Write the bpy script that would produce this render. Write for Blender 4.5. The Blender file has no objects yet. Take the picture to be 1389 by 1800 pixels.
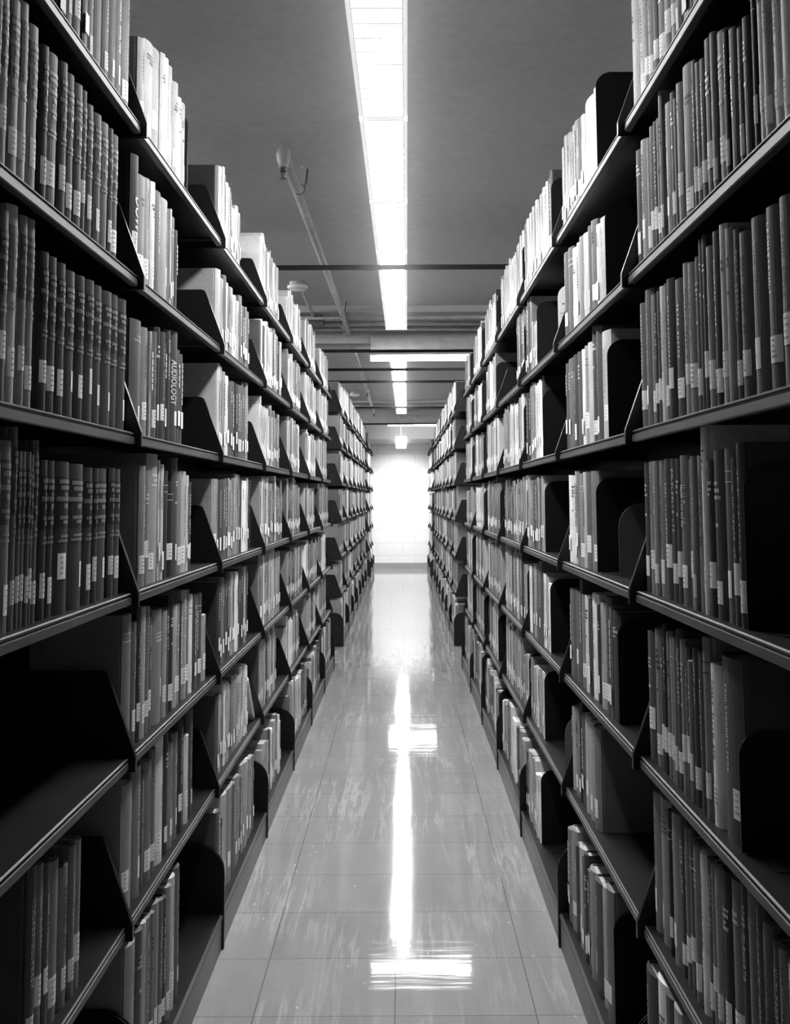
import bpy, bmesh, math, random
from mathutils import Matrix, Vector
random.seed(7)
# ------------------------------------------------------------------ camera, world, exposure
EXPOSURE = 2.15
LENS_STRENGTH = 16.0
CAM_H = 1.11
F_PX, PITCH, YAW, ROLL, CX, CY = 1976.83, 0.0975, 0.0009, 0.0048, 708.8, 681.31
sc = bpy.context.scene
def unrot(x, y, z):
    x, y = math.cos(ROLL)*x+math.sin(ROLL)*y, -math.sin(ROLL)*x+math.cos(ROLL)*y
    y, z = math.cos(PITCH)*y+math.sin(PITCH)*z, -math.sin(PITCH)*y+math.cos(PITCH)*z
    x, z = math.cos(YAW)*x+math.sin(YAW)*z, -math.sin(YAW)*x+math.cos(YAW)*z
    return Vector((x, z, y))
cd = bpy.data.cameras.new('camera'); cam = bpy.data.objects.new('camera', cd)
sc.collection.objects.link(cam); sc.camera = cam
r_, u_, b_ = unrot(1, 0, 0), unrot(0, 1, 0), -unrot(0, 0, 1)
M = Matrix((r_, u_, b_)).transposed().to_4x4(); M.translation = (0, 0, CAM_H)
cam.matrix_world = M
cd.sensor_fit = 'HORIZONTAL'; cd.sensor_width = 36.0; cd.lens = F_PX*36.0/1389.0
cd.shift_x = -(CX-694.5)/1389.0; cd.shift_y = (CY-900.0)/1389.0
cd.clip_start = 0.05; cd.clip_end = 100
w = bpy.data.worlds.new('world'); sc.world = w; w.use_nodes = True
w.node_tree.nodes['Background'].inputs[0].default_value = (0.5, 0.5, 0.5, 1)
w.node_tree.nodes['Background'].inputs[1].default_value = 0.008
vs = sc.view_settings
vs.view_transform = 'Standard'; vs.look = 'None'; vs.exposure = EXPOSURE; vs.gamma = 1.0
vs.use_curve_mapping = False
sc.cycles.max_bounces = 6; sc.cycles.diffuse_bounces = 4; sc.cycles.glossy_bounces = 3

# ------------------------------------------------------------------ materials
def g(v): return (v, v, v, 1.0)
def mat(name, col=0.5, rough=0.5, spec=0.5, emit=0.0, metallic=0.0, coat=0.0):
    m = bpy.data.materials.new(name); m.use_nodes = True
    b = m.node_tree.nodes['Principled BSDF']
    b.inputs['Base Color'].default_value = g(col); b.inputs['Roughness'].default_value = rough
    b.inputs['Specular IOR Level'].default_value = spec; b.inputs['Metallic'].default_value = metallic
    b.inputs['Coat Weight'].default_value = coat
    if emit:
        b.inputs['Emission Color'].default_value = g(1.0); b.inputs['Emission Strength'].default_value = emit
    return m
def N(m, t, **kw):
    n = m.node_tree.nodes.new(t)
    for k, v in kw.items(): setattr(n, k, v)
    return n
def K(m, a, b): m.node_tree.links.new(a, b)
def math_(m, op, a, b=None, c=None):
    n = N(m, 'ShaderNodeMath', operation=op)
    for i, v in enumerate((a, b, c)):
        if v is None: continue
        if isinstance(v, (int, float)): n.inputs[i].default_value = v
        else: K(m, v, n.inputs[i])
    return n.outputs[0]
def noise(m, vec, scale, detail=3.0, rough=0.55):
    n = N(m, 'ShaderNodeTexNoise'); n.inputs['Scale'].default_value = scale
    n.inputs['Detail'].default_value = detail; n.inputs['Roughness'].default_value = rough
    K(m, vec, n.inputs['Vector']); return n.outputs['Fac']
def coords(m, kind='Object', scale=(1, 1, 1)):
    t = N(m, 'ShaderNodeTexCoord'); mp = N(m, 'ShaderNodeMapping'); mp.inputs['Scale'].default_value = scale
    K(m, t.outputs[kind], mp.inputs['Vector']); return mp.outputs['Vector']
def varied(m, lo, hi, scale=20.0, stretch=(1, 1, 1), bump=0.0, kind='Object', detail=3.0):
    b = m.node_tree.nodes['Principled BSDF']; v = coords(m, kind, stretch); f = noise(m, v, scale, detail)
    r = N(m, 'ShaderNodeMapRange'); K(m, f, r.inputs[0]); r.inputs[1].default_value = 0.3; r.inputs[2].default_value = 0.7
    r.inputs[3].default_value = lo; r.inputs[4].default_value = hi
    K(m, r.outputs[0], b.inputs['Base Color'])
    if bump:
        bp = N(m, 'ShaderNodeBump'); bp.inputs['Strength'].default_value = bump; bp.inputs['Distance'].default_value = 0.001
        K(m, f, bp.inputs['Height']); K(m, bp.outputs[0], b.inputs['Normal'])
    return m
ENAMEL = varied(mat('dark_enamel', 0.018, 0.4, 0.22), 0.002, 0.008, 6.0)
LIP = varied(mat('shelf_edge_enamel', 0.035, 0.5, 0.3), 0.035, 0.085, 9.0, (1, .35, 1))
KICK = varied(mat('kick_plate_enamel', 0.10, 0.4, 0.5), 0.045, 0.085, 5.0)
PLATE = mat('black_plate_enamel', 0.006, 0.4, 0.28)
GREYPLATE = mat('grey_plate_enamel', 0.12, 0.5, 0.4)
CEIL = varied(mat('ceiling_paint', 0.3, 0.8, 0.2), 0.37, 0.42, 30.0, bump=0.1)
PIPE = varied(mat('painted_pipe', 0.5, 0.45, 0.4), 0.31, 0.40, 14.0)
WHITE = mat('white_paint', 0.75, 0.5, 0.4)
LAMPHOUSE = mat('lamp_housing_enamel', 0.8, 0.4, 0.4)
LENS = mat('lamp_diffuser', 0.9, 0.4, 0.3, emit=LENS_STRENGTH)
CROSSTUBE = mat('cross_tube', 0.9, 0.4, 0.3, emit=LENS_STRENGTH*.5)
GLOWHOUSE = mat('glowing_acrylic_box', 0.9, 0.4, 0.3, emit=0.7)
PRINT = mat('grey_print', 0.22, 0.6, 0.2)
LENS_FAR = mat('far_lamp_diffuser', 0.9, 0.4, 0.3, emit=LENS_STRENGTH*1.4)
TUBE = mat('bare_tube', 0.9, 0.4, 0.3, emit=LENS_STRENGTH)
BLADE = mat('lamp_louver', 0.2, 0.5, 0.2, emit=0.12)
RIM = mat('painted_glow_lamp_edge', 0.8, 0.5, 0.3, emit=0.13)  # faint glow put on housing and end caps, imitating spill from the lamp
DARKMETAL = mat('dark_brass', 0.02, 0.35, 0.5)
BRACE = mat('brace_steel', 0.008, 0.55, 0.2)
LABEL = varied(mat('label_paper', 0.85, 0.7, 0.2), 0.84, 0.93, 60.0)
INK = mat('dark_ink', 0.03, 0.6, 0.2)
FOIL = mat('light_foil', 0.62, 0.45, 0.4)
FAINTFOIL = mat('worn_foil', 0.30, 0.5, 0.3)
def pages():
    m = mat('page_edges', 0.6, 0.85, 0.1); b = m.node_tree.nodes['Principled BSDF']
    v = coords(m, 'Object', (1, 1, 1)); s = N(m, 'ShaderNodeSeparateXYZ'); K(m, v, s.inputs[0])
    wn = N(m, 'ShaderNodeTexWhiteNoise', noise_dimensions='1D'); K(m, math_(m, 'FLOOR', math_(m, 'MULTIPLY', s.outputs[1], 1600)), wn.inputs['W'])
    r = N(m, 'ShaderNodeMapRange'); K(m, wn.outputs[0], r.inputs[0]); r.inputs[3].default_value = 0.42; r.inputs[4].default_value = 0.66
    K(m, r.outputs[0], b.inputs['Base Color']); return m
PAGES = pages()
def cloth(name, attr):
    m = mat(name, 0.3, 0.62, 0.3); b = m.node_tree.nodes['Principled BSDF']
    v = coords(m, 'Object')
    if attr:
        a = N(m, 'ShaderNodeAttribute'); a.attribute_name = 'tone'; col = a.outputs['Fac']
        add = v
    else:
        oi = N(m, 'ShaderNodeObjectInfo'); sp = N(m, 'ShaderNodeSeparateColor'); K(m, oi.outputs['Color'], sp.inputs[0]); col = sp.outputs[0]
        vm = N(m, 'ShaderNodeVectorMath', operation='ADD'); K(m, v, vm.inputs[0])
        cmb = N(m, 'ShaderNodeCombineXYZ'); K(m, math_(m, 'MULTIPLY', oi.outputs['Random'], 40.0), cmb.inputs[0]); K(m, cmb.outputs[0], vm.inputs[1]); add = vm.outputs[0]
    big = noise(m, add, 14.0, 4.0, 0.6); fine = noise(m, add, 420.0, 2.0)
    f = math_(m, 'ADD', math_(m, 'MULTIPLY', big, 0.55), math_(m, 'MULTIPLY', fine, 0.8))
    K(m, math_(m, 'MULTIPLY', col, math_(m, 'ADD', f, 0.32)), b.inputs['Base Color'])
    bp = N(m, 'ShaderNodeBump'); bp.inputs['Strength'].default_value = 0.25; bp.inputs['Distance'].default_value = 0.0006
    K(m, fine, bp.inputs['Height']); K(m, bp.outputs[0], b.inputs['Normal'])
    return m
CLOTH = cloth('book_cloth', False); CLOTH_ROW = cloth('distant_book_cloth', True)
TONE = {0: .45, 1: .008, 2: .02, 3: .03, 4: .056, 5: .11, 6: .19, 7: .29, 8: .44, 9: .68}

def floor_mat():
    m = mat('waxed_floor_tile', 0.3, 0.12, 0.5); b = m.node_tree.nodes['Principled BSDF']
    v = coords(m, 'Object'); s = N(m, 'ShaderNodeSeparateXYZ'); K(m, v, s.inputs[0])
    T = 0.3048
    tx = math_(m, 'DIVIDE', math_(m, 'ADD', s.outputs[0], 0.022+T*40), T); ty = math_(m, 'DIVIDE', math_(m, 'ADD', s.outputs[1], -2.845+T*40), T)
    fx = math_(m, 'FRACT', tx); fy = math_(m, 'FRACT', ty)
    ex = math_(m, 'MINIMUM', fx, math_(m, 'SUBTRACT', 1.0, fx)); ey = math_(m, 'MINIMUM', fy, math_(m, 'SUBTRACT', 1.0, fy))
    e = math_(m, 'MINIMUM', ex, ey)
    joint = math_(m, 'LESS_THAN', e, 0.0035)
    c = N(m, 'ShaderNodeCombineXYZ'); K(m, math_(m, 'FLOOR', tx), c.inputs[0]); K(m, math_(m, 'FLOOR', ty), c.inputs[1])
    wn = N(m, 'ShaderNodeTexWhiteNoise', noise_dimensions='3D'); K(m, c.outputs[0], wn.inputs['Vector'])
    big = noise(m, v, 5.0, 5.0, 0.65)
    sv = coords(m, 'Object', (9.0, 1.0, 1.0)); streak = noise(m, sv, 2.2, 4.0, 0.6)
    fleck = N(m, 'ShaderNodeTexVoronoi'); fleck.inputs['Scale'].default_value = 34.0; K(m, coords(m, 'Object', (1.0, 0.55, 1)), fleck.inputs['Vector'])
    wn2 = N(m, 'ShaderNodeTexWhiteNoise', noise_dimensions='3D'); K(m, fleck.outputs['Color'], wn2.inputs['Vector'])
    fl = math_(m, 'MULTIPLY', math_(m, 'LESS_THAN', fleck.outputs['Distance'], 0.09), math_(m, 'GREATER_THAN', wn2.outputs[0], 0.72))
    val = math_(m, 'ADD', 0.195, math_(m, 'MULTIPLY', wn.outputs[0], 0.025))
    val = math_(m, 'ADD', val, math_(m, 'MULTIPLY', big, 0.06))
    wav = noise(m, coords(m, 'Object', (13.0, 0.8, 1.0)), 1.1, 5.0, 0.6)
    ridge = math_(m, 'ABSOLUTE', math_(m, 'SUBTRACT', wav, 0.5))
    line = N(m, 'ShaderNodeMapRange'); K(m, ridge, line.inputs[0]); line.inputs[1].default_value = 0.0; line.inputs[2].default_value = 0.035; line.inputs[3].default_value = 1.0; line.inputs[4].default_value = 0.0
    patchy = noise(m, coords(m, 'Object', (1.5, 1.0, 1.0)), 1.6, 2.0)
    gate = N(m, 'ShaderNodeMapRange'); K(m, patchy, gate.inputs[0]); gate.inputs[1].default_value = 0.42; gate.inputs[2].default_value = 0.62
    val = math_(m, 'ADD', val, math_(m, 'MULTIPLY', math_(m, 'MULTIPLY', line.outputs[0], gate.outputs[0]), 0.12))
    grain = noise(m, v, 170.0, 2.0)
    val = math_(m, 'ADD', val, math_(m, 'MULTIPLY', math_(m, 'SUBTRACT', grain, 0.5), 0.10))
    val = math_(m, 'ADD', val, math_(m, 'MULTIPLY', streak, 0.07))
    val = math_(m, 'ADD', val, math_(m, 'MULTIPLY', fl, 0.25))
    val = math_(m, 'MULTIPLY', val, math_(m, 'SUBTRACT', 1.0, math_(m, 'MULTIPLY', joint, 0.6)))
    K(m, val, b.inputs['Base Color'])
    K(m, math_(m, 'ADD', 0.02, math_(m, 'MULTIPLY', streak, 0.08)), b.inputs['Roughness'])
    wv = noise(m, coords(m, 'Object', (1.0, 7.0, 1.0)), 1.6, 3.0)
    hgt = wv
    bp = N(m, 'ShaderNodeBump'); bp.inputs['Strength'].default_value = 0.3; bp.inputs['Distance'].default_value = 0.002
    K(m, hgt, bp.inputs['Height']); K(m, bp.outputs[0], b.inputs['Normal'])
    return m
FLOOR = floor_mat()
def block_wall():
    m = mat('painted_block_wall', 0.8, 0.5, 0.4); b = m.node_tree.nodes['Principled BSDF']
    br = N(m, 'ShaderNodeTexBrick'); v = coords(m, 'Object'); s = N(m, 'ShaderNodeSeparateXYZ'); K(m, v, s.inputs[0])
    c = N(m, 'ShaderNodeCombineXYZ'); K(m, s.outputs[0], c.inputs[0]); K(m, s.outputs[2], c.inputs[1]); K(m, c.outputs[0], br.inputs['Vector'])
    br.inputs['Scale'].default_value = 1.0; br.inputs['Brick Width'].default_value = 0.4; br.inputs['Row Height'].default_value = 0.2
    br.inputs['Mortar Size'].default_value = 0.006
    br.inputs['Color1'].default_value = g(.78); br.inputs['Color2'].default_value = g(.8); br.inputs['Mortar'].default_value = g(.68)
    K(m, br.outputs['Color'], b.inputs['Base Color']); return m
WALL = block_wall()
BASEB = mat('baseboard_vinyl', 0.3, 0.4, 0.4)

# ------------------------------------------------------------------ mesh helpers
class MB:
    def __init__(s): s.v = []; s.f = []; s.m = []; s.t = []
    def add(s, vs_, fs, mi=0, tone=0.0):
        o = len(s.v); s.v += vs_
        for f in fs: s.f.append([i+o for i in f]); s.m.append(mi); s.t.append(tone)
    def box(s, x0, x1, y0, y1, z0, z1, mi=0, tone=0.0):
        if x0 > x1: x0, x1 = x1, x0
        if y0 > y1: y0, y1 = y1, y0
        s.add([(x0,y0,z0),(x1,y0,z0),(x1,y1,z0),(x0,y1,z0),(x0,y0,z1),(x1,y0,z1),(x1,y1,z1),(x0,y1,z1)],
              [(0,3,2,1),(4,5,6,7),(0,1,5,4),(1,2,6,5),(2,3,7,6),(3,0,4,7)], mi, tone)
    def prism(s, pts, a, b, axis, mi=0, tone=0.0):
        # pts: 2-D outline; extruded from a to b along axis (0 x, 1 y, 2 z)
        n = len(pts)
        def P(p, q): return {0: (q, p[0], p[1]), 1: (p[0], q, p[1]), 2: (p[0], p[1], q)}[axis]
        area = sum(pts[i][0]*pts[(i+1) % n][1]-pts[(i+1) % n][0]*pts[i][1] for i in range(n))
        if (area < 0) != (axis == 1): pts = pts[::-1]
        s.add([P(p, a) for p in pts]+[P(p, b) for p in pts],
              [tuple(range(n))[::-1], tuple(range(n, 2*n))]+[(i, (i+1) % n, n+(i+1) % n, n+i) for i in range(n)], mi, tone)
    def tube(s, p0, p1, r0, r1=None, n=14, mi=0, cap=True):
        r1 = r0 if r1 is None else r1
        a, b = Vector(p0), Vector(p1); d = (b-a).normalized()
        u = d.orthogonal().normalized(); w_ = d.cross(u)
        ring = lambda c, r: [tuple(c+u*math.cos(2*math.pi*i/n)*r+w_*math.sin(2*math.pi*i/n)*r) for i in range(n)]
        s.add(ring(a, r0)+ring(b, r1), [(i, (i+1) % n, n+(i+1) % n, n+i) for i in range(n)]+([tuple(range(n))[::-1], tuple(range(n, 2*n))] if cap else []), mi)
    def lathe(s, c, prof, n=20, mi=0):
        o = []
        for r, z in prof: o += [(c[0]+r*math.cos(2*math.pi*i/n), c[1]+r*math.sin(2*math.pi*i/n), c[2]+z) for i in range(n)]
        k = len(prof); s.add(o, [(j*n+i, j*n+(i+1) % n, (j+1)*n+(i+1) % n, (j+1)*n+i) for j in range(k-1) for i in range(n)]+[tuple(range(n))[::-1], tuple(range((k-1)*n, k*n))], mi)
    def mesh(s, name, mats):
        me = bpy.data.meshes.new(name); me.from_pydata(s.v, [], s.f)
        for m in mats: me.materials.append(m)
        me.polygons.foreach_set('material_index', s.m); me.update(); return me
def link(name, data, parent=None, loc=None):
    o = bpy.data.objects.new(name, data); sc.collection.objects.link(o)
    if parent is not None: o.parent = parent
    if loc is not None: o.location = loc
    return o
def thing(name, label, cat, loc=(0, 0, 0), group=None, data=None):
    o = link(name, data, None, loc); o['label'] = label; o['category'] = cat
    if group: o['group'] = group
    return o
def structure(name, mb, m):
    o = link(name, mb.mesh(name, [m] if not isinstance(m, list) else m)); o['kind'] = 'structure'; return o
def smooth(me):
    for p in me.polygons: p.use_smooth = True
def copy_tree(o, loc, label):
    c = o.copy(); sc.collection.objects.link(c); c.location = loc; c['label'] = label
    for ch in o.children:
        d = ch.copy(); sc.collection.objects.link(d); d.parent = c
        for gch in ch.children:
            e = gch.copy(); sc.collection.objects.link(e); e.parent = d
    return c

# ------------------------------------------------------------------ dimensions (metres)
HL = [0.6548, 0.3744, 0.0924, -0.1872, -0.4675, -0.7466]
TIP = [h+CAM_H for h in HL]                      # lowest point of the six bracket tips
SURF = [t+0.024 for t in TIP]+[0.085]            # tops of the seven shelves
WX = {'L': 0.4619, 'R': 0.3949}; WB = {'L': 0.448, 'R': 0.381}
SG = {'L': -1, 'R': 1}
BAY = 0.914; Y0 = 1.08
BLOCK2 = 8.58; BLOCK3 = 15.95; WALL_Y = 17.9
CEIL_Z = 2.28
ROWNAME = {'L': 'left', 'R': 'right'}
SHELFNAME = ['top', 'second', 'third', 'fourth', 'fifth', 'sixth', 'bottom']
ORD = 'first second third fourth fifth sixth seventh eighth ninth tenth eleventh twelfth thirteenth fourteenth fifteenth sixteenth seventeenth eighteenth nineteenth twentieth twenty-first twenty-second twenty-third twenty-fourth twenty-fifth twenty-sixth twenty-seventh twenty-eighth twenty-ninth thirtieth'.split()

# ------------------------------------------------------------------ room shell
b = MB(); b.box(-5, 5, -2.6, WALL_Y+.1, -.05, 0); structure('floor', b, FLOOR)
b = MB(); b.box(-5, 5, -2.6, 6.8, CEIL_Z, CEIL_Z+.08); b.box(-5, 5, 6.8, 7.5, 2.24, CEIL_Z+.08); b.box(-5, 5, 7.5, 16.1, CEIL_Z, CEIL_Z+.08); b.box(-5, 5, 16.1, WALL_Y+.1, 2.18, CEIL_Z+.08)
structure('ceiling', b, CEIL)
b = MB(); b.box(-5, 5, WALL_Y, WALL_Y+.12, 0, CEIL_Z+.08); structure('wall_back', b, WALL)
b = MB(); b.box(-5.1, -5, -2.6, WALL_Y, 0, CEIL_Z); structure('wall_left', b, WALL)
b = MB(); b.box(5, 5.1, -2.6, WALL_Y, 0, CEIL_Z); structure('wall_right', b, WALL)
b = MB(); b.box(-5, 5, -2.7, -2.6, 0, CEIL_Z); structure('wall_front', b, WALL)
b = MB(); b.box(-5, 5, WALL_Y-.012, WALL_Y, 0, .088); structure('baseboard_back', b, BASEB)
b = MB(); b.box(-5, 5, 7.40, 7.52, 2.13, 2.245); structure('trim_1', b, CEIL)
b = MB(); b.box(-5, 5, 14.98, 15.12, 2.095, CEIL_Z+.01); structure('trim_2', b, CEIL)
b = MB(); b.box(-5, 5, 16.1, WALL_Y, 1.945, 2.19); structure('trim_3', b, CEIL)

# ------------------------------------------------------------------ ceiling lights along the aisle
def fixture_parts(root, L, W=.135, H=.11, lens=None, up=0.0):
    # along local y, hung with its underside at local z = 0
    hb = MB()
    if up:
        hb.box(-W/2, W/2, 0, L, up+.012, H)
        for q in (-W/2, W/2-.003): hb.box(q, q+.003, 0, L, 0, up+.012)
    else: hb.prism([(-W/2, .016), (-W/2+.008, H), (W/2-.008, H), (W/2, .016), (W/2, 0), (W/2-.010, 0), (W/2-.010, .012), (-W/2+.010, .012), (-W/2+.010, 0), (-W/2, 0)], .004, L-.004, 1)
    link('housing', hb.mesh('housing', [GLOWHOUSE if up else RIM]), root)
    e_ = .02 if not up else .004; d = MB(); d.prism([(-W/2+.0105, .011), (-W/2+.0105, .004), (-W/2+.016, .0015), (W/2-.016, .0015), (W/2-.0105, .004), (W/2-.0105, .011)], e_, L-e_, 1)
    link('diffuser', d.mesh('diffuser', [lens or LENS]), root, (0, 0, up))
    lv = MB(); n = int(L/.078)
    for q in (-W/2+.010, W/2-.013): lv.box(q, q+.003, .006, L-.006, -.0005, .0016)
    for i in range(1, n): y = L*i/n; lv.box(-W/2+.012, W/2-.012, y-.004, y+.004, -.0025, .002)
    link('louver', lv.mesh('louver', [BLADE]), root, (0, 0, up*.5))
    for y0, y1 in ((0, e_*.9), (L-e_*.9, L)):
        c = MB(); c.prism([(-W/2-.001, 0), (-W/2+.006, H), (W/2-.006, H), (W/2+.001, 0)], y0, y1, 1); link('end_cap', c.mesh('end_cap', [GLOWHOUSE if up else RIM]), root)
def strip_x(y): return -.0605+.0036*y
segs = [(1.95, 3.07), (3.075, 3.965), (3.97, 4.79), (4.795, 5.92), (5.925, 7.07)]
names = ['closest to the near end of the aisle', 'second from the near end', 'third from the near end', 'fourth, just before the first cross beam area', 'fifth, ending before the first ceiling beam']
for (a, c), nm in zip(segs, names):
    t = thing('ceiling_light', 'white louvered ceiling strip light over the aisle, '+nm, 'ceiling light', (strip_x(a), a, 2.17), 'strip lights over the near aisle')
    fixture_parts(t, c-a); t.rotation_euler[2] = -math.atan(.0036)
segs2 = [(8.76, 10.1), (10.105, 11.5), (11.505, 12.9), (12.905, 14.25)]
for (a, c), nm in zip(segs2, ['first', 'second', 'third', 'fourth']):
    t = thing('ceiling_light', 'white louvered strip light, %s beyond the glowing cross aisle tube' % nm, 'ceiling light', (strip_x(a), a, 2.17), 'strip lights over the far aisle')
    fixture_parts(t, c-a); t.rotation_euler[2] = -math.atan(.0036)
t = thing('ceiling_light', 'short boxy white strip light hanging under the low soffit by the far wall', 'ceiling light', (-.018, 15.45, 1.87))
fixture_parts(t, 1.95, .155, .075, LENS_FAR, .035)
# hangers that carry the low light
for y in (15.6, 17.2):
    h = MB(); z1 = (CEIL_Z if y < 16.1 else 1.945); h.tube((0, y-15.45, .074), (0, y-15.45, z1-1.87), .004); link('hanger', h.mesh('hanger', [LAMPHOUSE]), t)
# lamps of the neighbouring aisles
for side, x in (('left', -1.86), ('right', 1.80)):
    for (a, c), nm in zip([(1.95, 4.4), (4.5, 7.07), (8.76, 11.5), (11.6, 14.25)], ['first', 'second', 'third', 'fourth']):
        t = thing('ceiling_light', 'long strip light over the next aisle to the %s, %s from the near end' % (side, nm), 'ceiling light', (x, a, 2.17), 'strip lights over neighbouring aisles')
        L = c-a
        hb = MB(); hb.prism([(-.03, .06), (-.04, .08), (-.04, .11), (.04, .11), (.04, .08), (.03, .06)], 0, L, 1); link('housing', hb.mesh('housing', [LAMPHOUSE]), t)
        for q in (-.034, .034):
            d = MB(); d.tube((q, .02, .03), (q, L-.02, .03), .013, n=12); me = d.mesh('tube', [TUBE]); smooth(me); link('tube', me, t)
        for q in (0, L-.02):
            k_ = MB(); k_.box(-.05, .05, q, q+.02, .012, .062); link('socket', k_.mesh('socket', [LAMPHOUSE]), t)
# tube lights that run across the aisle over the two cross aisles
def cross_light(label, x0, x1, y, z):
    t = thing('tube_light', label, 'tube light', (x0, y, z)); L = x1-x0
    d = MB(); d.tube((.01, 0, 0), (L-.01, 0, 0), .0145, n=16); me = d.mesh('tube', [CROSSTUBE]); smooth(me); link('tube', me, t)
    hb = MB(); hb.prism([(-.03, .02), (-.045, .03), (-.045, .05), (.045, .05), (.045, .03), (.03, .02)], 0, L, 0); link('housing', hb.mesh('housing', [LAMPHOUSE]), t)
    for a in (0, L-.02):
        s_ = MB(); s_.box(a, a+.01, -.014, .014, -.014, .022); link('socket', s_.mesh('socket', [LAMPHOUSE]), t)
    for a in (.15, L-.15):
        s_ = MB(); s_.tube((a, 0, .05), (a, 0, CEIL_Z-z), .004); link('hanger', s_.mesh('hanger', [LAMPHOUSE]), t)
cross_light('glowing tube light hung across the first cross aisle, above the book rows', -.235, 1.25, 8.12, 2.113)
cross_light('glowing tube light hung across the second cross aisle, near the far wall', -.205, 1.25, 15.42, 2.10)
def raceway(label, x0, y, z0, z1):
    r = MB(); r.box(x0, 1.9, y, y+.035, z0, z1); me = r.mesh('raceway', [PIPE]); t = thing('wiring_raceway', label, 'wiring box', data=me)
raceway('flat grey boxed raceway fixed across the first ceiling beam', -.207, 7.362, 2.085, 2.166)
raceway('flat grey boxed raceway fixed across the second ceiling beam', -.20, 14.94, 2.11, 2.2)

# ------------------------------------------------------------------ pipes under the ceiling
def pipe_thing(name, label, pts, r, m=PIPE, fittings=(), group=None):
    mb = MB()
    for a, c in zip(pts, pts[1:]): mb.tube(a, c, r, n=16)
    me = mb.mesh('pipe_run', [m]); smooth(me)
    t = thing(name, label, 'pipe', group=group); link('pipe_run', me, t)
    for y in fittings:
        f = MB(); p = pts[0]; f.tube((p[0], y-.03, p[2]), (p[0], y+.03, p[2]), r*1.35, n=16); mm = f.mesh('coupling', [m]); smooth(mm); link('coupling', mm, t)
    return t
SPX, SPZ = -.362, 2.2
t = pipe_thing('sprinkler_pipe', 'pale painted sprinkler pipe running along the ceiling beside the strip light', [(SPX-.012, 3.50, SPZ), (SPX+.012, 7.40, SPZ)], .0165, fittings=(7.05, 7.36))
e = MB(); e.lathe((SPX-.012, 3.49, SPZ-.032), [(.010, -.012), (.0155, -.010), (.0165, .0), (.021, .012), (.0235, .03), (.020, .045), (.010, .055), (.001, .057)], 20); me = e.mesh('elbow', [PIPE]); smooth(me); link('elbow', me, t)
t2 = pipe_thing('sprinkler_pipe', 'pale painted sprinkler pipe running along the ceiling beyond the first beam', [(SPX+.005, 7.52, SPZ), (SPX, 14.6, SPZ)], .0165, fittings=(11.5, 14.5))
def sprinkler(x, y, z, label):
    t = thing('fire_sprinkler', label, 'sprinkler', (x, y, z), 'sprinkler heads')
    p = MB(); p.lathe((0, 0, 0), [(.0095, 0), (.011, -.003), (.011, -.012), (.006, -.016)], 12); link('plug', p.mesh('plug', [DARKMETAL]), t)
    f = MB()
    for s_ in (-1, 1): f.tube((s_*.008, 0, -.012), (s_*.0045, 0, -.034), .0016, n=6)
    f.tube((0, 0, -.012), (0, 0, -.036), .0022, n=8); link('yoke', f.mesh('yoke', [DARKMETAL]), t)
    d = MB(); d.lathe((0, 0, 0), [(.012, -.036), (.0135, -.0375), (.004, -.0395)], 16); link('deflector', d.mesh('deflector', [DARKMETAL]), t)
sprinkler(SPX-.012, 3.49, SPZ-.044, 'dark pendent sprinkler head under the rounded near end of the pipe')
sprinkler(SPX, 11.6, SPZ-.0165, 'small sprinkler head under the far pipe, closer of the two')
sprinkler(SPX, 14.45, SPZ-.0165, 'small sprinkler head under the far pipe, close to the second beam')
def hanger(y, label):
    t = thing('pipe_hanger', label, 'pipe hanger', (SPX, y, SPZ), 'pipe hangers')
    f = MB(); f.lathe((.03, 0, CEIL_Z-SPZ), [(.024, 0), (.022, -.003), (.004, -.006)], 18); link('flange', f.mesh('flange', [PIPE]), t)
    r = MB(); r.tube((.03, 0, CEIL_Z-SPZ), (.024, 0, .022), .003, n=8); link('rod', r.mesh('rod', [DARKMETAL]), t)
    q = MB(); n = 16
    for i in range(n):
        a, c = math.radians(-200+i*260/n), math.radians(-200+(i+1)*260/n)
        q.tube((.0195*math.cos(a), 0, .0195*math.sin(a)), (.0195*math.cos(c), 0, .0195*math.sin(c)), .0013, n=6)
    q.tube((.0185, 0, .006), (.024, 0, .024), .0018, n=6)
    link('ring', q.mesh('ring', [DARKMETAL]), t)
hanger(3.9, 'wire ring hanger holding the pipe near its rounded end')
hanger(6.62, 'wire ring hanger holding the pipe before the first beam')
hanger(11.0, 'wire ring hanger holding the far pipe')
for k, (y, z, r) in enumerate([(6.86, 2.215, .012), (7.07, 2.212, .014), (7.25, 2.205, .014)]):
    pipe_thing('conduit_pipe', ['thin', 'middle', 'rear'][k]+' grey conduit crossing the aisle before the first ceiling beam', [(-1.9, y, z), (1.9, y, z)], r, group='conduits before the first beam')
for k, (y, z, r) in enumerate([(13.4, 2.255, .014), (14.0, 2.25, .016)]):
    pipe_thing('conduit_pipe', ['nearer', 'farther'][k]+' grey conduit crossing the aisle before the second ceiling beam', [(-1.9, y, z), (1.9, y, z)], r, group='conduits before the second beam')
pipe_thing('conduit_pipe', 'short pale conduit stub running from the smoke detector to the wiring box', [(-.55, 6.1, 2.262), (-.545, 7.0, 2.22)], .011, fittings=())
jb = MB(); jb.box(-.62, -.49, 6.9, 7.05, 2.17, 2.24); thing('junction_box', 'flat dark grey electrical box under the ceiling before the first beam', 'electrical box', data=jb.mesh('junction_box', [GREYPLATE]))
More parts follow.
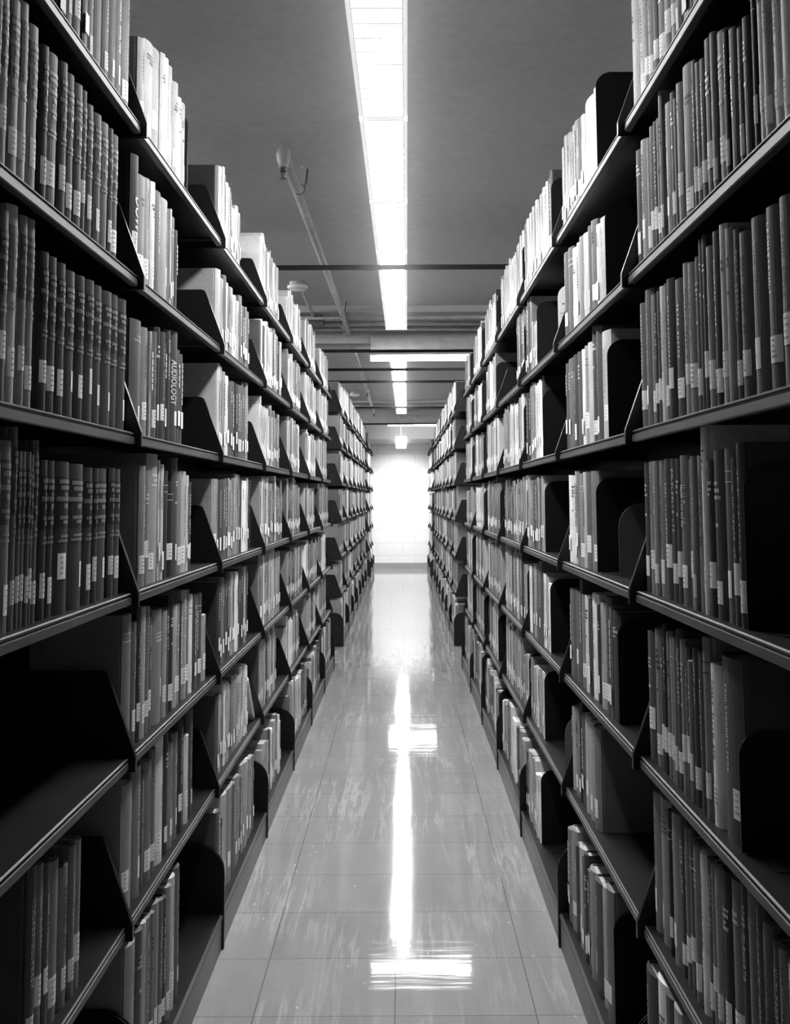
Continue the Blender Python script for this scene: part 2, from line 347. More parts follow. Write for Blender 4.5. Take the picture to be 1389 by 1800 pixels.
def smoke_detector(x, y, z, label):
    t = thing('smoke_detector', label, 'smoke detector', (x, y, z), 'smoke detectors')
    a = MB(); a.lathe((0, 0, 0), [(.042, 0), (.045, -.004), (.043, -.018)], 28); me = a.mesh('mount', [PIPE]); link('mount', me, t)
    a = MB(); a.lathe((0, 0, 0), [(.046, -.018), (.056, -.021), (.057, -.032), (.050, -.040), (.044, -.042), (.043, -.046), (.020, -.050), (.001, -.051)], 28); me = a.mesh('cover', [WHITE]); smooth(me); link('cover', me, t)
    a = MB(); a.lathe((0, 0, 0), [(.0472, -.0395), (.0478, -.0405), (.0472, -.0415)], 28); link('vent_slot', a.mesh('vent_slot', [DARKMETAL]), t)
smoke_detector(-.566, 6.03, CEIL_Z, 'round white smoke detector on the ceiling above the left row')
smoke_detector(-.526, 12.45, CEIL_Z, 'small distant smoke detector on the ceiling beyond the first cross aisle')

# ------------------------------------------------------------------ shelving
def arc(cx, cz, r, a0, a1, n=6): return [(cx+r*math.cos(math.radians(a0+(a1-a0)*i/n)), cz+r*math.sin(math.radians(a0+(a1-a0)*i/n))) for i in range(n+1)]
MESH = {}
for S, s in SG.items():
    fl = lambda pts: [(s*p[0], p[1]) for p in pts]
    sh = MB()
    sh.prism(fl([(.240, 0), (.014, 0), (.0115, -.0015), (.0115, -.0032), (.0145, -.0038), (.0145, -.0068), (.0108, -.0080), (.0105, -.0190), (.0125, -.0205), (.022, -.0205), (.022, -.0022), (.235, -.0022), (.235, -.014), (.240, -.014)]), .010, BAY-.010, 1)
    me = sh.mesh('shelf', [ENAMEL, LIP])
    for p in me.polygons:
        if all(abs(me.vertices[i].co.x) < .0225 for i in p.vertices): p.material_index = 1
    MESH[S, 'shelf'] = me
    for end, y0 in (('a', .0035), ('b', BAY-.0055)):
        bk = MB(); out = [(0, 0), (0, .024), (.002, .030), (.048, .156), (.053, .166), (.061, .170), (.238, .170), (.238, 0)]
        bk.prism(fl(out), y0, y0+.002, 1)
        fy = (.0006, .0035) if end == 'a' else (BAY-.0035, BAY-.0006)
        front = [(0, 0), (0, .024), (.002, .030), (.048, .156), (.053, .166), (.055, .165), (.050, .155), (.004, .029), (.002, .023), (.002, 0)]
        bk.prism(fl(front), fy[0], fy[1], 1)
        if end == 'a':
            bk.add([(s*(.083+.011*math.cos(i*math.pi/6)), y0, .127-.0+.011*math.sin(i*math.pi/6)) for i in range(12)]+[(s*(.083+.006*math.cos(i*math.pi/6)), y0-.0028, .127+.006*math.sin(i*math.pi/6)) for i in range(12)]+[(s*.083, y0-.0035, .127)],
                   [(i, (i+1) % 12, 12+(i+1) % 12, 12+i) for i in range(12)]+[(12+i, 12+(i+1) % 12, 24) for i in range(12)])
        MESH[S, 'bracket'+end] = bk.mesh('shelf_bracket', [PLATE])
        ep = MB(); base = [(-.014, 0)]+arc(.056, .18, .07, 180, 90, 10)+[(.24, .25), (.24, 0)]
        ep.prism(fl(base), y0-.0015, y0+.002, 1); MESH[S, 'end'+end] = ep.mesh('end_plate', [PLATE])
    bs = MB(); bs.prism(fl([(.24, .085), (-.006, .085), (-.0115, .081), (-.0115, .074), (-.002, .074), (-.002, .080), (.24, .080)]), .010, BAY-.010, 1); me = bs.mesh('base_shelf', [ENAMEL, LIP]); MESH[S, 'base'] = me
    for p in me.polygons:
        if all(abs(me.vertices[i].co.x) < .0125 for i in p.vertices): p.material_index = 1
    kp = MB(); kp.prism(fl([(-.009, 0), (-.009, .074), (-.004, .074), (-.004, 0)]), .010, BAY-.010, 1); MESH[S, 'kick'] = kp.mesh('kick_plate', [KICK])
    po = MB(); po.box(s*.246, s*.286, -.018, .018, 0, 2.105); MESH[S, 'post'] = po.mesh('upright_post', [ENAMEL])
    bp_ = MB(); bp_.box(s*.2415, s*.2435, .0, BAY, .03, 1.99); MESH[S, 'panel'] = bp_.mesh('shade_backing', [ENAMEL])  # added dark sheet standing in for the shade behind the open shelves
def bay_unit(S, y, label, last):
    s = SG[S]; t = thing('shelving_bay', label, 'shelving', (s*WX[S], y, 0), 'steel shelving bays of the %s row' % ROWNAME[S])
    for k in range(6):
        o = link('shelf', MESH[S, 'shelf'], t, (0, 0, SURF[k]))
        for e in 'ab': link('shelf_bracket', MESH[S, 'bracket'+e], o, (0, 0, TIP[k]-SURF[k]))
    o = link('base_shelf', MESH[S, 'base'], t)
    for e in 'ab': link('end_plate', MESH[S, 'end'+e], o)
    link('kick_plate', MESH[S, 'kick'], o)
    link('shade_backing', MESH[S, 'panel'], t); link('upright_post', MESH[S, 'post'], t)
    if last: link('upright_post', MESH[S, 'post'], t, (0, BAY, 0))
BAYS = []      # side, near y, block, index
for S in 'LR':
    for k in range(7): BAYS.append((S, Y0+BAY*k, 1, k))
    for k in range(7): BAYS.append((S, BLOCK2+BAY*k, 2, k))
    for k in range(2): BAYS.append((S, BLOCK3+BAY*k, 3, k))
for S, y, blk, k in BAYS:
    where = {1: '%s from the near end of the %s row', 2: '%s beyond the first cross aisle, %s row', 3: '%s beyond the second cross aisle, %s row'}[blk] % (ORD[k], ROWNAME[S])
    bay_unit(S, y, 'dark steel library shelving bay, '+where, (blk, k) in ((1, 6), (2, 6), (3, 1)))

# overhead tie bars from row top to row top
for k, (y, nm) in enumerate([(Y0+4*BAY, 'the near one under the strip light'), (Y0+7*BAY, 'at the near side of the first cross aisle'), (BLOCK2, 'at the far side of the first cross aisle'),
                             (BLOCK2+BAY, 'one bay beyond the first cross aisle'), (BLOCK2+4*BAY, 'midway along the far shelving'), (BLOCK2+7*BAY, 'at the near side of the second cross aisle')]):
    xa, xb = -WX['L']-.27, WX['R']+.27
    a = MB(); a.prism([(y-.012, 2.077), (y-.012, 2.099), (y+.012, 2.099), (y+.012, 2.096), (y-.009, 2.096), (y-.009, 2.077)], xa, xb, 0)
    thing('tie_bar', 'thin dark tie bar, '+nm, 'tie bar', group='tie bars across the aisle', data=a.mesh('tie_bar', [BRACE]))

# ------------------------------------------------------------------ books
REC = 0.012
def spine_x(S, tier): return WX[S]+REC+.012 if tier < 7 else WB[S]+.02
def profile(t, D, n=8):
    bt = .0026 if t > .016 else .0014
    bul = min(.009, t*.23)
    P = [(D, -t/2), (.014, -t/2), (.0105, -t/2+.0011), (max(.0075, bul+.0005), -t/2+.0003)]
    P += [(bul*(2*q/t)**2, q) for q in [(-t/2+.0005)+(t-.001)*i/n for i in range(n+1)]]
    P += [(max(.0075, bul+.0005), t/2-.0003), (.0105, t/2-.0011), (.014, t/2), (D, t/2), (D, t/2-bt), (.0095, t/2-bt), (.0095, -t/2+bt), (D, -t/2+bt)]
    return P, bt, bul
PMESH = {}
def patch(mb, S, t, bul, r0, r1, z0, z1, lift=.0004, n=4, mi=0, tone=0.0):
    # small rectangle laid on the rounded spine; r grows to the reader's right, z upward
    s = SG[S]; vs_ = []; fs = []
    for i in range(n+1):
        r = r0+(r1-r0)*i/n; x = bul*(2*r/t)**2-lift
        vs_ += [(s*x, -s*r, z0), (s*x, -s*r, z1)]
    for i in range(n): fs.append((2*i, 2*i+2, 2*i+3, 2*i+1))
    mb.add(vs_, fs, mi, tone)
GLYPH = ['HI', 'E', 'T', 'O', 'L', 'A']
def glyph_v(mb, S, t, bul, rc, hw, zt, adv, rnd):
    # one letter-like mark of a title that reads down the spine
    st = adv*.17; k = rnd.randrange(6); z1 = zt; z0 = zt-adv*.72
    q = lambda a, c, u, v: patch(mb, S, t, bul, rc-hw+2*hw*a, rc-hw+2*hw*c, z1-(z1-z0)*v, z1-(z1-z0)*u, n=1)
    if k == 0: q(0, 1, 0, .25); q(0, 1, .75, 1); q(.4, .6, .2, .8)
    elif k == 1: q(0, 1, 0, .25); q(0, .18, .2, 1); q(.42, .58, .2, .8); q(.82, 1, .2, 1)
    elif k == 2: q(0, 1, .38, .62); q(.82, 1, 0, 1)
    elif k == 3: q(0, 1, 0, .22); q(0, 1, .78, 1); q(0, .18, .2, .8); q(.82, 1, .2, .8)
    elif k == 4: q(0, 1, 0, .25); q(0, .2, .2, 1)
    else: q(0, .9, .1, .32); q(0, .9, .68, .9); q(.8, 1, .3, .7); q(.35, .5, .3, .7)
def text_patch(S, t, bul, word, zt, zb, hw, rc=0.0, bold=False):
    cu = bpy.data.curves.new('lettering', 'FONT'); cu.body = word; cu.size = 1.0; cu.resolution_u = 2
    if bold: cu.offset = 0.012
    o = bpy.data.objects.new('lettering', cu); sc.collection.objects.link(o)
    bpy.context.view_layer.update(); dg = bpy.context.evaluated_depsgraph_get()
    me = bpy.data.meshes.new_from_object(o.evaluated_get(dg)); bpy.data.objects.remove(o)
    xs = [v.co.x for v in me.vertices]; ys = [v.co.y for v in me.vertices]
    x0, x1, y0, y1 = min(xs), max(xs), min(ys), max(ys); s = SG[S]
    bm = bmesh.new(); bm.from_mesh(me)
    for i in range(1, 8): bmesh.ops.bisect_plane(bm, geom=bm.verts[:]+bm.edges[:]+bm.faces[:], plane_co=(0, y0+(y1-y0)*i/8, 0), plane_no=(0, 1, 0))
    bm.to_mesh(me); bm.free()
    for v in me.vertices:
        z = zt-(v.co.x-x0)/(x1-x0)*(zt-zb); r = rc-hw+(v.co.y-y0)/(y1-y0)*2*hw
        v.co = (s*(bul*(2*r/t)**2-.0009), -s*r, z)
    me.materials.clear(); return me
LETTERED = {}   # (side, tier, bay, index) -> list of (word, z top frac, z bottom frac, half width frac, centre frac)
LETTERED['L', 2, 1, 0] = [('DOWBEN', .66, .20, .28, .05)]
LETTERED['L', 3, 1, 9] = [('AUDIOLOGY', .74, .34, .20, -.22), ('MEDICAL', .66, .40, .14, .22)]
LETTERED['R', 4, 0, 9] = [('Health Care and the', .80, .52, .30, .0)]
SETS = {('L', 3, 0), ('L', 4, 0)}
def book(S, tier, bay, idx, y, t, h, tone, label, depth, rnd, simple=False, lean=0.0):
    s = SG[S]; root = thing('book', label, 'book', (s*(spine_x(S, tier)+rnd.uniform(0, .004)), y+t/2, SURF[tier-1]), 'books on the %s shelf of the %s row' % (SHELFNAME[tier-1], ROWNAME[S]))
    t2 = t-.0008
    P, bt, bul = profile(t2, depth)
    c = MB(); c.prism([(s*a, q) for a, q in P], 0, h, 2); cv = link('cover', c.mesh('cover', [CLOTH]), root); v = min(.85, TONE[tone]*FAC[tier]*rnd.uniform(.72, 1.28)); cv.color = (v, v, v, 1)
    p = MB(); p.box(s*.0096, s*(depth-.004), -t2/2+bt+.0001, t2/2-bt-.0001, .003, h-.004); link('pages', p.mesh('pages', [PAGES]), root)
    ink = FOIL if tone <= 4 else (INK if tone >= 7 else rnd.choice([INK, FOIL, FAINTFOIL]))
    hwid = t2/2
    # call number label
    if rnd.random() < .9 and t > .010:
        lb = MB(); lw = min(.0125, hwid*.86); z0 = rnd.uniform(.018, .040) if rnd.random() < .8 else rnd.uniform(.04, .055); lh = rnd.uniform(.030, .040)
        off = (hwid-lw)*rnd.uniform(-.8, .8) if hwid-lw > .004 else 0
        patch(lb, S, t2, bul, off-lw, off+lw, z0, z0+lh, .0005, 6); lo = link('call_number_label', lb.mesh('call_number_label', [LABEL]), root)
        tx = MB()
        for i in range(4):
            zz = z0+lh*(.80-.2*i); a = off-lw*.5; e = off+lw*rnd.uniform(0, .45)
            n = 3
            for j in range(n):
                r0 = a+(e-a)*j/n; patch(tx, S, t2, bul, r0, r0+(e-a)/n*.7, zz, zz+.0022, .0009, 1)
        link('call_number_print', tx.mesh('call_number_print', [PRINT]), lo)
    words = LETTERED.get((S, tier, bay, idx))
    if words:
        for (wd, a, e, hw, ce) in words:
            link('title', text_patch(S, t2, bul, wd, h*a, h*e, t2*hw*.95, ce*t2, True), root).data.materials.append(FOIL)
        return root
    tm = MB()
    if (S, tier) in (('L', 3), ('L', 4)) and bay == 0 or (S, tier, bay) == ('L', 2, 0) and idx >= 7:
        pn = MB(); patch(pn, S, t2, bul, -hwid*.97, hwid*.97, h*.56, h*.90, .0003, 6); po_ = link('title_panel', pn.mesh('title_panel', [CLOTH]), root); vv = v*.42; po_.color = (vv, vv, vv, 1)
        for k_, (zc, wd, hh) in enumerate([(.855, .34, .006), (.815, .28, .006), (.775, .10, .004), (.74, .42, .0065), (.69, .12, .007), (.62, .30, .005), (.59, .16, .005), (.50, .26, .004), (.47, .34, .004)]):
            n = max(1, int(wd*t2*2/.0032)); 
            for j in range(n):
                a = -wd*t2+2*wd*t2*j/n; patch(tm, S, t2, bul, a, a+2*wd*t2/n*.72, h*zc, h*zc+hh, .0009, 1)
        link('title', tm.mesh('title', [FAINTFOIL]), root); return root
    st = rnd.random()
    if st < .60 and t > .012:
        hw = min(.0042, t2*.24); zt = h*rnd.uniform(.80, .93); ln = h*rnd.uniform(.30, .62); adv = hw*1.7
        rc = rnd.uniform(-.08, .08)*t2; z = zt; run = 0
        while z > zt-ln and z > .085:
            if run > 3 and rnd.random() < .18: run = 0; z -= adv; continue
            glyph_v(tm, S, t2, bul, rc, hw, z, adv, rnd); z -= adv; run += 1
    elif st < .88 and t > .016:
        zc = h*rnd.uniform(.78, .88)
        for k_ in range(rnd.randint(2, 4)):
            wd = t2*rnd.uniform(.15, .34); n = max(2, int(wd*2/.0034)); hh = rnd.choice([.0035, .005])
            for j in range(n): a = -wd+2*wd*j/n; patch(tm, S, t2, bul, a, a+2*wd/n*.7, zc-hh, zc, .0006, 1)
            zc -= hh*1.9
        if rnd.random() < .5:
            zc -= h*.12; wd = t2*.2
            for j in range(3): a = -wd+2*wd*j/3; patch(tm, S, t2, bul, a, a+wd*.45, zc-.005, zc, .0006, 1)
    elif t > .010:
        patch(tm, S, t2, bul, -hwid*.9, hwid*.9, h*.86, h*.866, .0005, 4); patch(tm, S, t2, bul, -hwid*.9, hwid*.9, h*.80, h*.806, .0005, 4)
    if tm.v: link('title', tm.mesh('title', [ink]), root)
    return root

FAC = {1: .8, 2: .88, 3: 1.1, 4: 1.4, 5: 1.7, 6: 1.95, 7: 2.0}     # light put into book colours: lifted on lower shelves, dimmed on upper ones
SPEC = {
"L10":"1550,38,226,4 1588,41,228,5 1629,42,201,5 1671,25,195,5 1697,40,211,5 1738,47,232,5 1785,42,211,5 1827,42,192,5 1869,45,213,5 1918,59,231,5",
"L11":"2048,39,191,7 2087,71,205,8 2158,75,220,7 2234,32,236,8 2266,38,240,8 2305,49,240,7 2355,46,222,7 2403,40,205,9 2443,61,210,7",
"L12":"2919,46,205,3 2965,47,217,8 3012,75,229,8 3087,65,206,9 3152,54,200,5 3206,56,163,8 3262,96,186,8",
"L20":"1492,25,225,4 1517,54,228,4 1571,33,234,4 1604,40,230,4 1644,42,230,4 1686,25,233,4 1712,35,221,4 1752,42,221,4 1799,48,223,5 1847,21,226,4 1868,46,225,4",
"L21":"2005,45,232,3 2050,63,208,7 2113,45,219,8 2158,28,223,9 2186,66,216,5 2252,77,219,7 2329,14,212,8 2343,60,203,5 2403,23,185,4",
"L22":"2942,59,211,8 3001,61,198,7 3062,50,218,5 3113,65,206,8 3179,60,207,7 3239,115,195,9 3354,60,214,5 3416,72,192,5 3488,75,200,6",
"L30":"1515,30,223,4 1545,36,223,4 1582,38,222,4 1628,52,221,3 1684,42,224,4 1732,44,227,4 1783,47,228,4 1830,49,227,4 1883,46,231,4 1930,53,232,4",
"L31":"2029,79,213,5 2109,48,209,6 2157,15,207,7 2172,23,204,4 2195,32,213,5 2227,37,227,3 2274,28,224,4 2303,18,205,3 2321,54,236,2 2375,69,242,4 2444,29,209,4 2473,25,203,5",
"L32":"2984,64,244,8 3049,39,229,7 3088,61,223,8 3150,68,220,6 3219,103,221,4 3322,50,221,4 3372,60,224,5 3432,72,237,5 3504,59,245,6",
"L40":"1539,22,217,4 1561,40,217,3 1601,64,217,3 1667,81,216,3 1749,43,212,4 1792,22,212,4 1814,76,213,4 1890,28,215,4 1918,44,214,4",
"L41":"2112,36,225,6 2148,30,217,6 2183,91,251,6 2274,16,241,8 2291,22,233,8 2316,57,221,2 2374,45,200,2 2419,46,251,4 2465,45,223,6 2510,54,224,8 2564,23,216,8 2587,42,201,4",
"L42":"2919,57,214,6 2976,74,215,6 3050,59,215,4 3109,63,218,5 3172,64,220,7 3236,46,222,5 3282,127,234,6 3409,54,225,3 3463,78,218,9 3541,48,227,8",
"L51":"2019,51,238,5 2070,36,220,5 2106,23,241,3 2129,47,241,6 2176,31,238,5 2207,29,216,4 2250,85,222,5 2335,28,214,6 2363,39,218,4 2402,34,238,3 2439,39,215,7 2478,32,216,6 2510,21,218,3 2538,45,239,6 2583,35,237,5 2618,45,223,8 2663,27,219,4 2690,38,215,4 2728,48,217,4 2788,61,158,6",
"L52":"3023,64,221,3 3087,82,228,5 3169,78,239,4 3247,75,232,7 3322,81,229,8 3403,67,232,4 3470,56,209,3 3526,74,233,6",
"L60":"1529,29,241,4 1558,27,234,5 1585,35,227,4 1620,50,217,5 1670,39,196,5 1709,27,214,5 1736,30,215,5",
"L61":"2031,73,220,5 2104,62,233,5 2166,26,210,4 2192,62,223,5 2254,39,234,5 2296,69,252,8 2365,36,241,3 2401,59,213,5 2460,54,221,5 2514,37,240,3 2551,31,217,3 2583,39,192,7 2622,72,239,3",
"L62":"3008,51,207,4 3059,68,202,6 3127,88,216,8 3215,67,205,6 3282,61,216,5 3343,81,211,6 3424,91,221,7 3515,79,213,8",
"L71":"2005,62,260,5 2067,43,262,4 2110,28,262,7 2138,23,259,5 2161,23,254,5 2184,30,252,5 2214,50,258,5 2264,26,249,4 2290,33,243,3 2323,35,254,5 2358,50,259,7 2408,52,262,4",
"L72":"2919,44,237,4 2963,69,201,5 3032,162,249,6 3194,47,238,4 3241,60,244,5 3301,63,237,6 3364,59,250,5 3423,55,244,6 3478,69,242,7 3547,87,227,6",
"R10":"1505,39,197,4 1544,33,223,5 1577,47,231,6 1624,40,204,5 1664,34,193,6 1698,37,214,6 1738,50,232,3 1789,31,203,2 1820,30,192,7 1850,27,206,7 1892,41,231,8 1934,49,216,8",
"R11":"2357,56,209,8 2414,116,212,9 2533,39,206,9 2572,51,213,4 2624,40,224,7 2664,37,226,7 2706,48,223,6 2755,50,238,7 2805,42,246,7 2849,48,231,8",
"R12":"3093,83,239,4 3178,74,231,8 3253,81,235,9 3336,93,237,8 3430,94,245,8 3525,89,249,7 3616,94,252,8 3711,100,255,7",
"R13":"3856,95,251,8",
"R20":"1323,26,188,4 1350,18,185,5 1368,35,195,4 1403,17,202,3 1420,45,215,5 1465,21,228,6 1487,34,231,3 1523,25,215,4 1548,20,219,6 1568,20,230,4 1588,58,237,5 1648,27,227,8 1677,16,212,5 1693,25,229,3 1718,49,225,6 1767,17,257,7 1787,32,221,5 1819,21,225,3 1841,30,225,5 1872,25,214,6 1899,41,222,7 1941,42,217,4",
"R21":"2287,74,185,8 2362,40,185,9 2411,57,208,5 2469,50,209,5 2520,59,205,9 2579,55,211,7 2635,45,208,8 2681,64,207,9 2750,74,224,5 2825,72,228,5",
"R22":"3475,114,153,9 3589,67,165,8 3656,66,260,6 3722,89,258,5",
"R23":"3840,65,259,6 3905,86,262,5 3992,111,262,6",
"R30":"1357,36,210,5 1394,21,221,4 1415,28,228,7 1443,29,240,8 1472,32,238,3 1506,31,225,6 1537,19,247,4 1556,20,245,4 1576,24,225,5 1602,41,223,6 1643,26,230,7 1675,59,215,3 1734,37,225,4 1772,26,224,5 1798,23,224,9 1821,18,220,5 1839,21,219,3 1860,29,222,6 1890,56,238,5 1947,36,223,6",
"R31":"2294,91,228,8 2385,49,249,5 2434,52,258,4 2488,68,230,8 2556,40,230,7 2598,39,227,9 2646,45,228,5 2691,57,227,4 2748,55,227,5 2804,50,230,5 2853,44,224,5",
"R32":"3363,42,248,3 3406,62,242,9 3469,67,236,8 3536,64,244,7 3600,95,252,6 3696,115,240,3",
"R33":"3891,167,244,8",
"R40":"1398,26,230,4 1425,25,212,4 1450,40,226,5 1492,44,225,4 1537,30,212,3 1567,21,262,9 1589,42,221,5 1631,16,221,6 1647,29,217,5 1676,51,225,5 1726,24,221,4 1751,33,222,4 1786,45,223,4 1833,43,222,6 1875,23,222,6 1898,43,222,6 1942,41,221,4",
"R41":"2462,87,220,5 2549,55,220,5 2604,28,220,8 2632,70,218,6 2703,38,224,6 2741,36,226,7 2777,66,216,8 2842,55,218,9",
"R42":"3350,61,202,7 3411,87,227,6 3498,71,224,6 3569,75,219,5 3643,105,218,5 3748,63,229,7",
"R43":"3833,136,237,8",
"R50":"1455,92,234,4 1548,42,215,8 1590,25,247,6 1618,33,223,4 1652,29,224,3 1681,18,202,5 1699,22,220,4 1721,23,228,6 1743,30,240,3 1773,20,224,5 1793,22,223,6 1815,29,228,5 1843,21,237,2 1865,20,226,4 1887,44,224,5 1932,51,214,4",
"R51":"2248,63,217,3 2311,23,221,5 2334,55,237,4 2389,68,220,6 2457,41,209,2 2498,71,229,8 2569,31,212,4 2600,48,217,8 2648,60,215,5 2708,30,247,4 2738,61,217,5 2799,53,216,4 2852,45,213,5",
"R52":"3262,54,195,9 3316,49,212,7 3365,68,216,8 3495,115,246,4 3611,124,230,6 3736,75,217,8",
"R53":"3860,136,216,6",
"R60":"1387,29,249,4 1416,30,245,5 1446,31,240,3 1477,45,233,5 1522,42,231,2 1564,25,223,6 1589,22,221,5 1611,27,220,4 1638,37,218,8 1675,28,219,5 1703,28,223,4 1730,33,227,5 1764,31,237,3 1794,55,230,5 1849,19,223,2 1868,70,231,5 1939,44,225,5",
"R61":"2510,73,217,5 2583,58,217,6 2641,62,216,7 2703,37,212,4 2741,38,231,2 2778,80,209,5 2858,39,200,6",
"R62":"3436,100,197,7 3536,85,193,6 3621,116,188,8 3736,75,197,5",
"R63":"3844,102,193,6 3946,93,176,5",
"R70":"1743,49,262,6 1792,42,262,4 1834,69,262,9 1906,77,246,2",
"R71":"2287,65,252,5 2352,60,235,6 2412,73,225,3 2485,67,225,5 2552,33,206,5 2585,41,231,2 2626,28,217,5 2654,60,222,6 2714,45,212,3 2758,66,232,5 2824,44,217,5 2868,29,206,4",
"R72":"3445,109,196,8 3554,71,215,7 3625,93,217,6 3718,93,206,5",
"R73":"3843,114,215,6 3957,96,220,5 4053,102,215,3 4155,145,217,9 4300,108,242,7 4408,52,236,4 4461,52,221,5 4513,58,211,5 4570,61,197,4 4631,52,207,6 4683,42,195,7",
}
def bay_y(blk, k): return {1: Y0, 2: BLOCK2, 3: BLOCK3}[blk]+BAY*k
def parse(st): return [tuple(int(q) for q in e.split(',')) for e in st.split()]
ALL = []   # side, tier, blk, bay, y, t, h, tone
def random_run(S, tier, blk, k, a, c, rnd):
    y = a; h0 = rnd.choice([.205, .215, .225, .235]); o = []
    w_ = [3, 5, 6, 7, 8, 9] if tier < 4 else [3, 4, 5, 6, 7, 8]; wt = [1.2, 2, 2.5, 3, 3, 1.3] if tier < 4 else [1.2, 2, 3, 2.6, 2, 1]
    tone = rnd.choices(w_, wt)[0]; setn = 0
    while True:
        t = rnd.choice([rnd.uniform(.012, .022), rnd.uniform(.02, .034), rnd.uniform(.03, .046)])
        if setn > 0: t = tset; setn -= 1
        else:
            tone = rnd.choices(w_, wt)[0]
            if rnd.random() < .1: setn = rnd.randint(2, 5); tset = t
        if y+t > c: break
        h = h0+rnd.uniform(-.024, .026) if not setn else h0
        if rnd.random() < .06: h = min(.255, h+.03)
        o.append((y, t, h, tone)); y += t+.0004
    return o
RUNS = {}
for S in 'LR':
    for blk, k in [(1, i) for i in range(7)]+[(2, i) for i in range(7)]+[(3, 0), (3, 1)]:
        for tier in range(1, 8):
            rnd = random.Random('%s%d%d%d' % (S, tier, blk, k)); lo = bay_y(blk, k)+.012; hi = lo+BAY-.024
            key = '%s%d%d' % (S, tier, k); run = []
            if blk == 1 and key in SPEC:
                sp = parse(SPEC[key]); first = sp[0][0]/1000.
                for (y, t, h, tone) in sp:
                    y, t, h = y/1000., t/1000., h/1000.
                    if k >= 2 and t > .062:
                        f = rnd.uniform(.4, .6); run.append((y, t*f, h, tone)); run.append((y+t*f, t*(1-f), h-rnd.uniform(0, .012), max(3, tone-rnd.randint(0, 2))))
                    else: run.append((y, t, h, tone))
                if k == 0 and key not in ('R40', 'R50', 'L60', 'R70') and first-lo > .05:
                    run = random_run(S, tier, blk, k, lo+.02, first-.002, rnd)+run
                if k == 3 and len(run) < 6:
                    last = run[-1][0]+run[-1][1] if S == 'L' else None
                    nf = run[0][0]; ex = random_run(S, tier, blk, k, run[-1][0]+run[-1][1]+.001, hi-.02, rnd); run = run+ex
            elif blk == 1 and key in ('L50', 'L70'): run = []
            elif S == 'L': run = random_run(S, tier, blk, k, lo+rnd.uniform(.0, .02), hi-rnd.uniform(.04, .30), rnd)
            else: run = random_run(S, tier, blk, k, lo+rnd.uniform(.12, .33), hi-rnd.uniform(0, .02), rnd)
            RUNS[S, tier, blk, k] = run
            for i, (y, t, h, tone) in enumerate(run): ALL.append((S, tier, blk, k, i, y, t, h, tone))
def to_px(X, Y, Z):
    # where a point of the place lands in the photograph, used only to rank the books by how large they show
    d = M.inverted() @ Vector((X, Y, Z)); return CX+F_PX*d.x/-d.z, CY-F_PX*d.y/-d.z
def shown(bk):
    S, tier, blk, k, i, y, t, h, tone = bk; X = SG[S]*spine_x(S, tier)
    x0, _ = to_px(X, y, SURF[tier-1]+h/2); x1, _ = to_px(X, y+t, SURF[tier-1]+h/2)
    _, ya = to_px(X, y+t/2, SURF[tier-1]+h); _, yb = to_px(X, y+t/2, SURF[tier-1])
    wv = max(0, min(1389, max(x0, x1))-max(0, min(x0, x1))); hv = max(0, min(1800, yb)-max(0, ya)); return wv*hv
ranked = sorted(ALL, key=shown, reverse=True); CHOSEN = {(b_[0], b_[1], b_[2], b_[3], b_[4]) for b_ in ranked[:300] if shown(b_) > 0}
TONEWORD = {1: 'black', 2: 'black', 3: 'very dark grey', 4: 'dark grey', 5: 'mid grey', 6: 'grey', 7: 'light grey', 8: 'pale', 9: 'white'}
stuff = MB()
def row_book(S, tier, y, t, h, tone, rnd):
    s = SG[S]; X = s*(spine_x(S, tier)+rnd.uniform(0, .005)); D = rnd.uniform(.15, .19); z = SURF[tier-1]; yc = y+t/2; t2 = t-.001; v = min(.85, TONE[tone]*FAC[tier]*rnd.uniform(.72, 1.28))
    b_ = min(.005, t2*.15); h2 = t2/2
    P = [(D, -h2), (.008, -h2), (.006, -h2+.0008), (b_, -h2+.0004), (b_*.3, -h2*.55), (0, 0), (b_*.3, h2*.55), (b_, h2-.0004), (.006, h2-.0008), (.008, h2), (D, h2)]
    stuff.prism([(X+s*a, yc+q) for a, q in P], z, z+h, 2, 0, v)
    stuff.add([(X+s*.009, yc-h2+.002, z+h+.0004), (X+s*(D-.003), yc-h2+.002, z+h+.0004), (X+s*(D-.003), yc+h2-.002, z+h+.0004), (X+s*.009, yc+h2-.002, z+h+.0004)], [(0, 1, 2, 3)], 0, .42)
    def quad(r0, r1, z0, z1, tn, lift=.0012): stuff.add([(X-s*lift, yc+r0, z+z0), (X-s*lift, yc+r1, z+z0), (X-s*lift, yc+r1, z+z1), (X-s*lift, yc+r0, z+z1)], [(0, 1, 2, 3)], 0, tn)
    if rnd.random() < .85:
        z0 = rnd.uniform(.02, .045); lw = min(.0125, h2*.85); quad(-lw, lw, z0, z0+rnd.uniform(.03, .04), .85)
    if y < 8 and t > .011:
        tn = .65 if tone <= 5 else (.05 if tone >= 7 else rnd.choice([.05, .6])); zt = h*rnd.uniform(.8, .92); n = rnd.randint(3, 12); q = min(.004, h2*.4); L_ = rnd.uniform(.006, .018)
        for i in range(n):
            l = L_*rnd.uniform(.5, 1); quad(-q, q, zt-l, zt, tn, .0009); zt -= l+.0025
            if zt < .09: break
